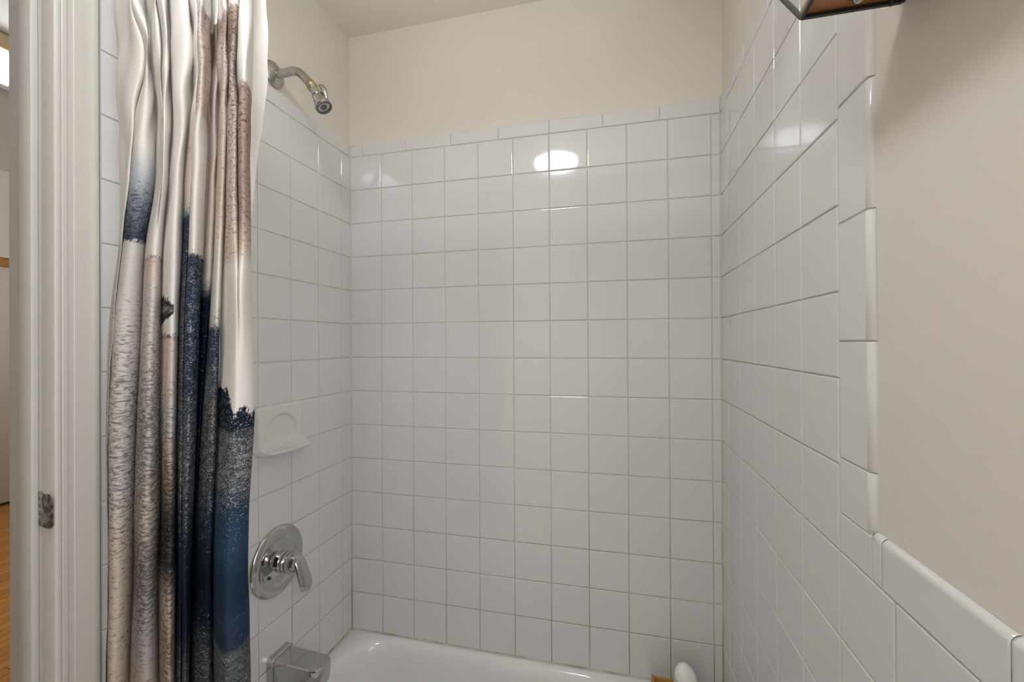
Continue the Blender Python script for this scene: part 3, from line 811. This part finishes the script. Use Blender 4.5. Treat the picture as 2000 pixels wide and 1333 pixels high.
FOLDS = {
 0: [W_(0), W_(478), (482, GREY, .30, 0), (620, GREY, .35, 0), (760, GREY, .55, 0), (900, GREY, .6, 0), (1050, TAN*.95, .55, 0), (1333, TAN*.92, .5, 0)],
 1: [W_(0), W_(300), (350, np.array(srgb(196, 200, 206)[:3]), .35, 0), (400, np.array(srgb(150, 156, 168)[:3]), .75, .3), (455, np.array(srgb(92, 100, 116)[:3]), .8, .35), (474, NAVY, .5, .1), (477, GREY, .2, 0), (560, GREY, .32, 0), (640, GREY, .52, 0), (780, GREY*.93, .72, 0), (950, GREY*.92, .74, 0), (1050, TAN*.95, .58, 0), (1200, TAN*.95, .5, 0), (1333, TAN*.9, .5, 0)],
 2: [W_(0), W_(504), (505, BROWN*.7, .5, 0), (511, PINK*.92, .4, 0), (535, PINK, .35, 0), (600, GREY, .45, 0), (780, GREY*.85, .8, 0), (900, GREY*.82, .85, 0), (1000, TAN*.9, .8, 0), (1100, GREY*.62, 1, .2), (1140, GREY*.68, .95, .2), (1180, LAV*.8, .75, 0), (1240, LAV*.8, .5, 0), (1333, TAN*.8, .5, 0)],
 4: [W_(0), W_(652), (653, DGREY*.7, .6, 0), (660, PINK*.95, .35, 0), (720, PINK*.95, .4, 0), (800, GREY*.88, .62, 0), (900, TAN*.7, .85, 0), (1000, DGREY*.75, .95, .3), (1090, DGREY*.7, .95, .35), (1150, TAN*.8, .75, .2), (1230, BROWN*.9, .7, .2), (1333, TAN*.75, .7, 0)],
 5: [W_(0), W_(200), (270, PLAINP, .28, 0), (400, PINK, .3, 0), (418, np.array(srgb(170, 180, 176)[:3]), .5, .3), (424, NAVY, .3, .45), (520, NAVY*.9, .3, .5), (600, SLATE*.85, .6, .4), (760, SLATE*.75, .7, .5), (900, SLATE*.9, .75, .65), (1020, NAVY*.85, .5, .45), (1150, DKNAVY*1.2, .3, .12), (1230, NAVY*.6, .5, .3), (1290, SLATE*.8, .7, .55), (1333, SLATE*.8, .7, .5)],
 6: [W_(0), W_(36), (42, PINK*.75, .6, 0), (60, PINK*.92, .62, 0), (150, PINK, .48, 0), (235, PINK, .45, 0), (245, WHITE, .0, 0), (500, *w0), (503, DGREY*.6, .5, .2), (508, NAVY, .3, .55), (620, NAVY*1.05, .3, .6), (740, NAVY*.95, .4, .55), (830, SLATE*.8, .7, .6), (960, SLATE*.8, .75, .6), (1040, NAVY*.8, .5, .35), (1160, DKNAVY*1.3, .3, .1), (1230, NAVY*.7, .5, .3), (1290, SLATE*.85, .7, .5), (1333, SLATE*.85, .7, .5)],
 7: [(0, WHITE, 0, 0), (40, WHITE, 0, 0), (42, BROWN*.6, .4, 0), (110, BROWN*.8, .55, 0), (130, PLAINP, .05, 0), (400, PLAINP, .1, 0), (540, PLAINP*.97, .18, 0), (562, np.array(srgb(140, 136, 140)[:3]), .7, .2), (580, DKNAVY*1.1, .4, .25), (900, DKNAVY*.8, .4, .2), (1100, DKNAVY*.5, .3, .05), (1333, DKNAVY*.6, .4, .15)],
 8: [(0, *w0), (40, *w0), (44, BROWN, .5, 0), (120, PINK*.95, .55, 0), (250, TAN*1.02, .42, 0), (400, TAN*1.03, .42, 0), (520, WHITE*.97, .35, 0), (590, WHITE*.97, .2, 0), (600, WHITE*.9, .35, 0), (634, WHITE*.8, .6, .2), (640, NAVY, .35, .5), (700, NAVY*1.05, .4, .55), (780, SLATE*.85, .75, .6), (930, SLATE*.7, .8, .55), (1010, NAVY*.7, .5, .4), (1110, DKNAVY*.7, .3, .05), (1200, DKNAVY, .4, .35), (1290, SLATE*.6, .7, .45), (1333, SLATE*.6, .7, .4)],
 9: [(0, *w0), (36, *w0), (40, BROWN, .55, 0), (80, BROWN*.85, .75, .2), (180, PINK*.85, .8, .3), (300, PINK*.98, .62, .3), (440, PINK, .6, .2), (500, TAN*1.05, .42, 0), (528, WHITE, .1, 0), (540, *w0), (754, *w0), (758, DKNAVY*1.4, .4, .45), (850, SLATE*.75, .6, .65), (925, SLATE*.75, .6, .7), (965, NAVY*1.1, .4, .55), (1000, BLUE*.95, .3, .4), (1060, BLUE, .25, .18), (1105, BLUE*.62, .2, .04), (1150, BLUE*.6, .2, .05), (1185, NAVY*1.05, .25, .25), (1235, NAVY*.9, .25, .15), (1248, SLATE*1.05, .7, .4), (1333, SLATE, .65, .4)],
 10: [(0, *w0), (176, *w0), (180, BROWN*1.2, .6, .1), (230, BROWN*1.1, .65, .3), (330, BROWN*1.05, .5, .3), (420, BROWN*1.15, .6, .4), (490, TAN*1.03, .5, .2), (524, WHITE, .15, 0), (535, *w0), (804, *w0), (808, DKNAVY*1.3, .5, .4), (870, SLATE*.8, .55, .65), (930, BLUE*.9, .5, .6), (985, NAVY*.95, .35, .4), (1060, BLUE*.85, .12, .1), (1110, DKNAVY*1.1, .1, .02), (1180, BLUE*.7, .15, .06), (1235, NAVY*.85, .2, .15), (1246, SLATE*1.05, .65, .4), (1333, SLATE, .65, .4)],
 11: [(0, *w0), (1333, *w0)],
}
FOLDS[10] = [s_ for s_ in FOLDS[10] if s_[0] <= 808]+[(r_+6,)+tuple(q_) for r_, *q_ in FOLDS[9] if r_ >= 850]
FOLDS[3] = FOLDS[2]
FOLDS[11] = [(0, *w0), (804, *w0)]+[s_ for s_ in FOLDS[10] if s_[0] >= 808]
# print of the last two panels at the bottom is one flat panel
XN = [.05, .08, .11, .13, .15, .18, .20, .21, .23, .26, .29, .31]

def print_at(k, z, s_):
    f = min(11, int(k)); x_ = XN[f]
    dep = .2361*(.8494-x_)+.9717*(-.735+1.2451)
    v = 668.5+(1.3589-z)*834.8/dep
    rag = 9*noise.noise(Vector((s_*260, z*260, 3.1)))+5*noise.noise(Vector((s_*620, z*620, 8.7)))
    fr = k-f
    hard = v+rag
    if f == 4 and fr < .62:          # torn-looking dark blot on the third fold
        c = abs(hard-603)/(32*(1-.75*fr/.62))
        if c < 1: return (mixc(DGREY*.55, GREY*.8, sstep(.45, 1., 1-c)*.8), .8, .2)
    if f in (9, 10, 11) and 730 < v < 830:   # ragged navy skyline stepping down to the right
        top = {9: 752+44*sstep(.45, .85, fr), 10: 796-8*math.sin(fr*9), 11: 806}[f]
        if hard+rag*.8 < top: return w0
        return (DKNAVY*1.3, .5, .45)
    return grad(FOLDS[f], hard)

def curtain():
    rod_z = 2.072
    zmin, zmax = .52, rod_z
    nz = int((zmax-zmin)/.0026); per = 14
    zs = np.linspace(zmin, zmax, nz+1)
    ZLa = np.array(ZL[::-1])
    PX = np.array([pchip(ZLa, r[::-1], np.clip(zs, ZLa[0], ZLa[-1])) for r in CX])     # 24 x nz
    PYv = np.array([pchip(ZLa, r[::-1], np.clip(zs, ZLa[0], ZLa[-1])) for r in CY])
    nf = PX.shape[0]//2
    per2 = per*2
    ts_ = np.linspace(0, 2*nf-1, (2*nf-1)*per+1)
    nxp = len(ts_)
    # every fold is a rounded roll between two valley lines, bulging to its crest; some neighbours
    # merge lower down into one broad roll; the last half fold ends at the hem
    PP = np.stack([PX, PYv], -1)                      # points x heights x 2
    nrm = np.array([.8, -.6])
    mA = np.clip((1.60-zs)/.10, 0, 1); mA = (mA*mA*(3-2*mA))[:, None]
    mB = np.clip((1.46-zs)/.16, 0, 1); mB = (mB*mB*(3-2*mB))[:, None]
    rows = []
    for t in ts_:
        f = min(int(t/2), nf-1); tau = (t-2*f)/2
        a = PP[2*f]
        if f == nf-1:
            rows.append(a+(PP[2*f+1]-a)*min(1, tau*2)); continue
        c, e = PP[2*f+1], PP[2*f+2]
        full = (a+e)/2-(e-a)/2*math.cos(math.pi*tau)+(c-(a+e)/2)*math.sin(math.pi*tau)**.72
        if f in (2, 3, 9, 10):
            D = e-a; Dn = (D@nrm)[:, None]*nrm; Dl = D-Dn
            s1, c1 = math.sin(math.pi*tau/2), 1-math.cos(math.pi*tau/2)
            half = a+Dl*c1+Dn*s1 if f in (2, 9) else a+Dl*s1+Dn*c1
            w_ = mA if f < 5 else mB
            full = full*(1-w_)+half*w_
        rows.append(full)
    rows = np.array(rows)
    X, Y = rows[:, :, 0].T, rows[:, :, 1].T
    verts = []; uv = []; pc = []; sp_ = []
    s_ref = np.concatenate([[0], np.cumsum(np.hypot(np.diff(X[nz//3]), np.diff(Y[nz//3])))])
    for a in range(nz+1):
        z = zs[a]
        up = sstep(1.52, 1.85, z)
        for b in range(nxp):
            s_ = s_ref[b]
            n1 = noise.noise(Vector((s_*16+z*5, z*7, 1.7))); n2 = noise.noise(Vector((s_*34-z*9, z*13, 5.2)))
            n3 = noise.noise(Vector((s_*9, z*3.3, 9.4)))
            dy = up*(.005*n1+.0045*n2)+.003*n3+.0012*n2
            dx = up*(.003*n2)+.002*n3
            verts.append((max(.0218, X[a, b]+dx), Y[a, b]+dy, z))
            uv.append((s_, z))
            c, dk, lt = print_at(ts_[b]/2, z, s_)
            pc.append((c[0], c[1], c[2], 1)); sp_.append((dk, lt, 0, 1))
    fs = [(a*nxp+b, a*nxp+b+1, (a+1)*nxp+b+1, (a+1)*nxp+b) for a in range(nz) for b in range(nxp-1)]
    root = tag(empty('shower_curtain', (.18, -.73, rod_z)), 'white shower curtain with navy and grey print bunched at the left', 'shower curtain')
    o = mesh('curtain_cloth', verts, fs, mat_cloth(), None, True)
    me = o.data
    l = me.uv_layers.new(name='cloth')
    idx = np.zeros(len(me.loops), dtype=np.int32); me.loops.foreach_get('vertex_index', idx)
    l.data.foreach_set('uv', np.array(uv, dtype=np.float32)[idx].ravel())
    at = me.color_attributes.new('print', 'FLOAT_COLOR', 'POINT'); at.data.foreach_set('color', np.array(pc, dtype=np.float32).ravel())
    at = me.color_attributes.new('specks', 'FLOAT_COLOR', 'POINT'); at.data.foreach_set('color', np.array(sp_, dtype=np.float32).ravel())
    place(o, root)
    return root

def mat_cloth():
    m, nt, b, out = new_mat('printed_polyester')
    N = nt.nodes.new; L = nt.links.new
    a1 = N('ShaderNodeAttribute'); a1.attribute_name = 'print'
    a2 = N('ShaderNodeAttribute'); a2.attribute_name = 'specks'
    sep = N('ShaderNodeSeparateColor'); L(a2.outputs['Color'], sep.inputs[0])
    uv = N('ShaderNodeUVMap'); uv.uv_map = 'cloth'
    def nz(sx, sy, detail=2, dist=.4):
        mp = N('ShaderNodeMapping'); mp.inputs['Scale'].default_value = (sx, sy, 1); L(uv.outputs[0], mp.inputs[0])
        n = N('ShaderNodeTexNoise'); n.inputs['Scale'].default_value = 1; n.inputs['Detail'].default_value = detail
        n.inputs['Roughness'].default_value = .6; n.inputs['Distortion'].default_value = dist
        L(mp.outputs[0], n.inputs['Vector']); return n.outputs['Fac']
    def math_(op, *v):
        n = N('ShaderNodeMath'); n.operation = op
        for i_, q_ in enumerate(v):
            if isinstance(q_, (int, float)): n.inputs[i_].default_value = q_
            else: L(q_, n.inputs[i_])
        return n.outputs[0]
    def mask(nf, amount, soft):
        thr = math_('SUBTRACT', .655, math_('MULTIPLY', amount, .27))
        x = math_('MULTIPLY', math_('SUBTRACT', nf, thr), soft)
        n = N('ShaderNodeClamp'); L(x, n.inputs[0])
        gate = math_('GREATER_THAN', amount, .015)
        return math_('MULTIPLY', n.outputs[0], gate)
    dm = mask(math_('ADD', math_('MULTIPLY', nz(100, 340, 5, .6), .72), math_('MULTIPLY', nz(45, 170, 3, .3), .28)), sep.outputs[0], 8)
    lm = mask(math_('ADD', math_('MULTIPLY', nz(300, 420, 3, .5), .72), math_('MULTIPLY', nz(60, 110, 2, .5), .28)), sep.outputs[1], 9)
    mul = N('ShaderNodeMix'); mul.data_type = 'RGBA'; mul.blend_type = 'MULTIPLY'; mul.inputs['Factor'].default_value = 1
    L(a1.outputs['Color'], mul.inputs['A']); mul.inputs['B'].default_value = (.22, .20, .21, 1)
    m1 = N('ShaderNodeMix'); m1.data_type = 'RGBA'
    L(math_('MULTIPLY', dm, .85), m1.inputs['Factor']); L(a1.outputs['Color'], m1.inputs['A']); L(mul.outputs['Result'], m1.inputs['B'])
    m2 = N('ShaderNodeMix'); m2.data_type = 'RGBA'
    L(math_('MULTIPLY', lm, .8), m2.inputs['Factor']); L(m1.outputs['Result'], m2.inputs['A']); m2.inputs['B'].default_value = (.40, .42, .45, 1)
    L(m2.outputs['Result'], b.inputs['Base Color'])
    b.inputs['Roughness'].default_value = .75; b.inputs['Specular IOR Level'].default_value = .06
    bp = N('ShaderNodeBump'); bp.inputs['Strength'].default_value = .12; bp.inputs['Distance'].default_value = .001
    L(nz(900, 900, 2, 0), bp.inputs['Height']); L(bp.outputs['Normal'], b.inputs['Normal'])
    tr = N('ShaderNodeBsdfTranslucent'); L(m2.outputs['Result'], tr.inputs['Color'])
    mx = N('ShaderNodeMixShader'); mx.inputs[0].default_value = .18
    L(b.outputs[0], mx.inputs[1]); L(tr.outputs[0], mx.inputs[2]); L(mx.outputs[0], out.inputs['Surface'])
    return m
curtain()
rd = tag(empty('curtain_rod', (0, -.73, 2.09)), 'chrome rod carrying the shower curtain above the tub front', 'curtain rod')
tube('rod', [(0, -.73, 2.087), (W/2, -.73, 2.087), (W+BK, -.73, 2.087)], .0125, M['chrome'], rd, 20)
lathe('end_flange', [(0, .03), (.006, .03), (.012, .016)], (-BK, -.73, 2.087), (1, 0, 0), M['chrome'], rd, 24)
lathe('end_flange', [(0, .03), (.006, .03), (.012, .016)], (W+BK, -.73, 2.087), (-1, 0, 0), M['chrome'], rd, 24)

# ================================================================ camera, world, view
cam = bpy.data.cameras.new('camera'); co = link(bpy.data.objects.new('camera', cam))
F = Vector((-.23609767, .9717259, .00258112)); R_ = Vector((.97171346, .23610816, -.00508853)); U_ = Vector((.00555408, -.00130672, .99998372))
mw = Matrix.Identity(4)
for r in range(3):
    mw[r][0], mw[r][1], mw[r][2], mw[r][3] = R_[r], U_[r], -F[r], CAM[r]
co.matrix_world = mw
cam.sensor_width = 36; cam.sensor_fit = 'HORIZONTAL'; cam.lens = 15.0267; cam.clip_start = .01
scene.camera = co
w = bpy.data.worlds.new('world'); scene.world = w; w.use_nodes = True
w.node_tree.nodes['Background'].inputs[0].default_value = (.7, .8, 1, 1)
w.node_tree.nodes['Background'].inputs[1].default_value = .5
vs_ = scene.view_settings
vs_.view_transform = 'Standard'; vs_.look = 'None'; vs_.gamma = 1; vs_.use_curve_mapping = False
vs_.exposure = .6
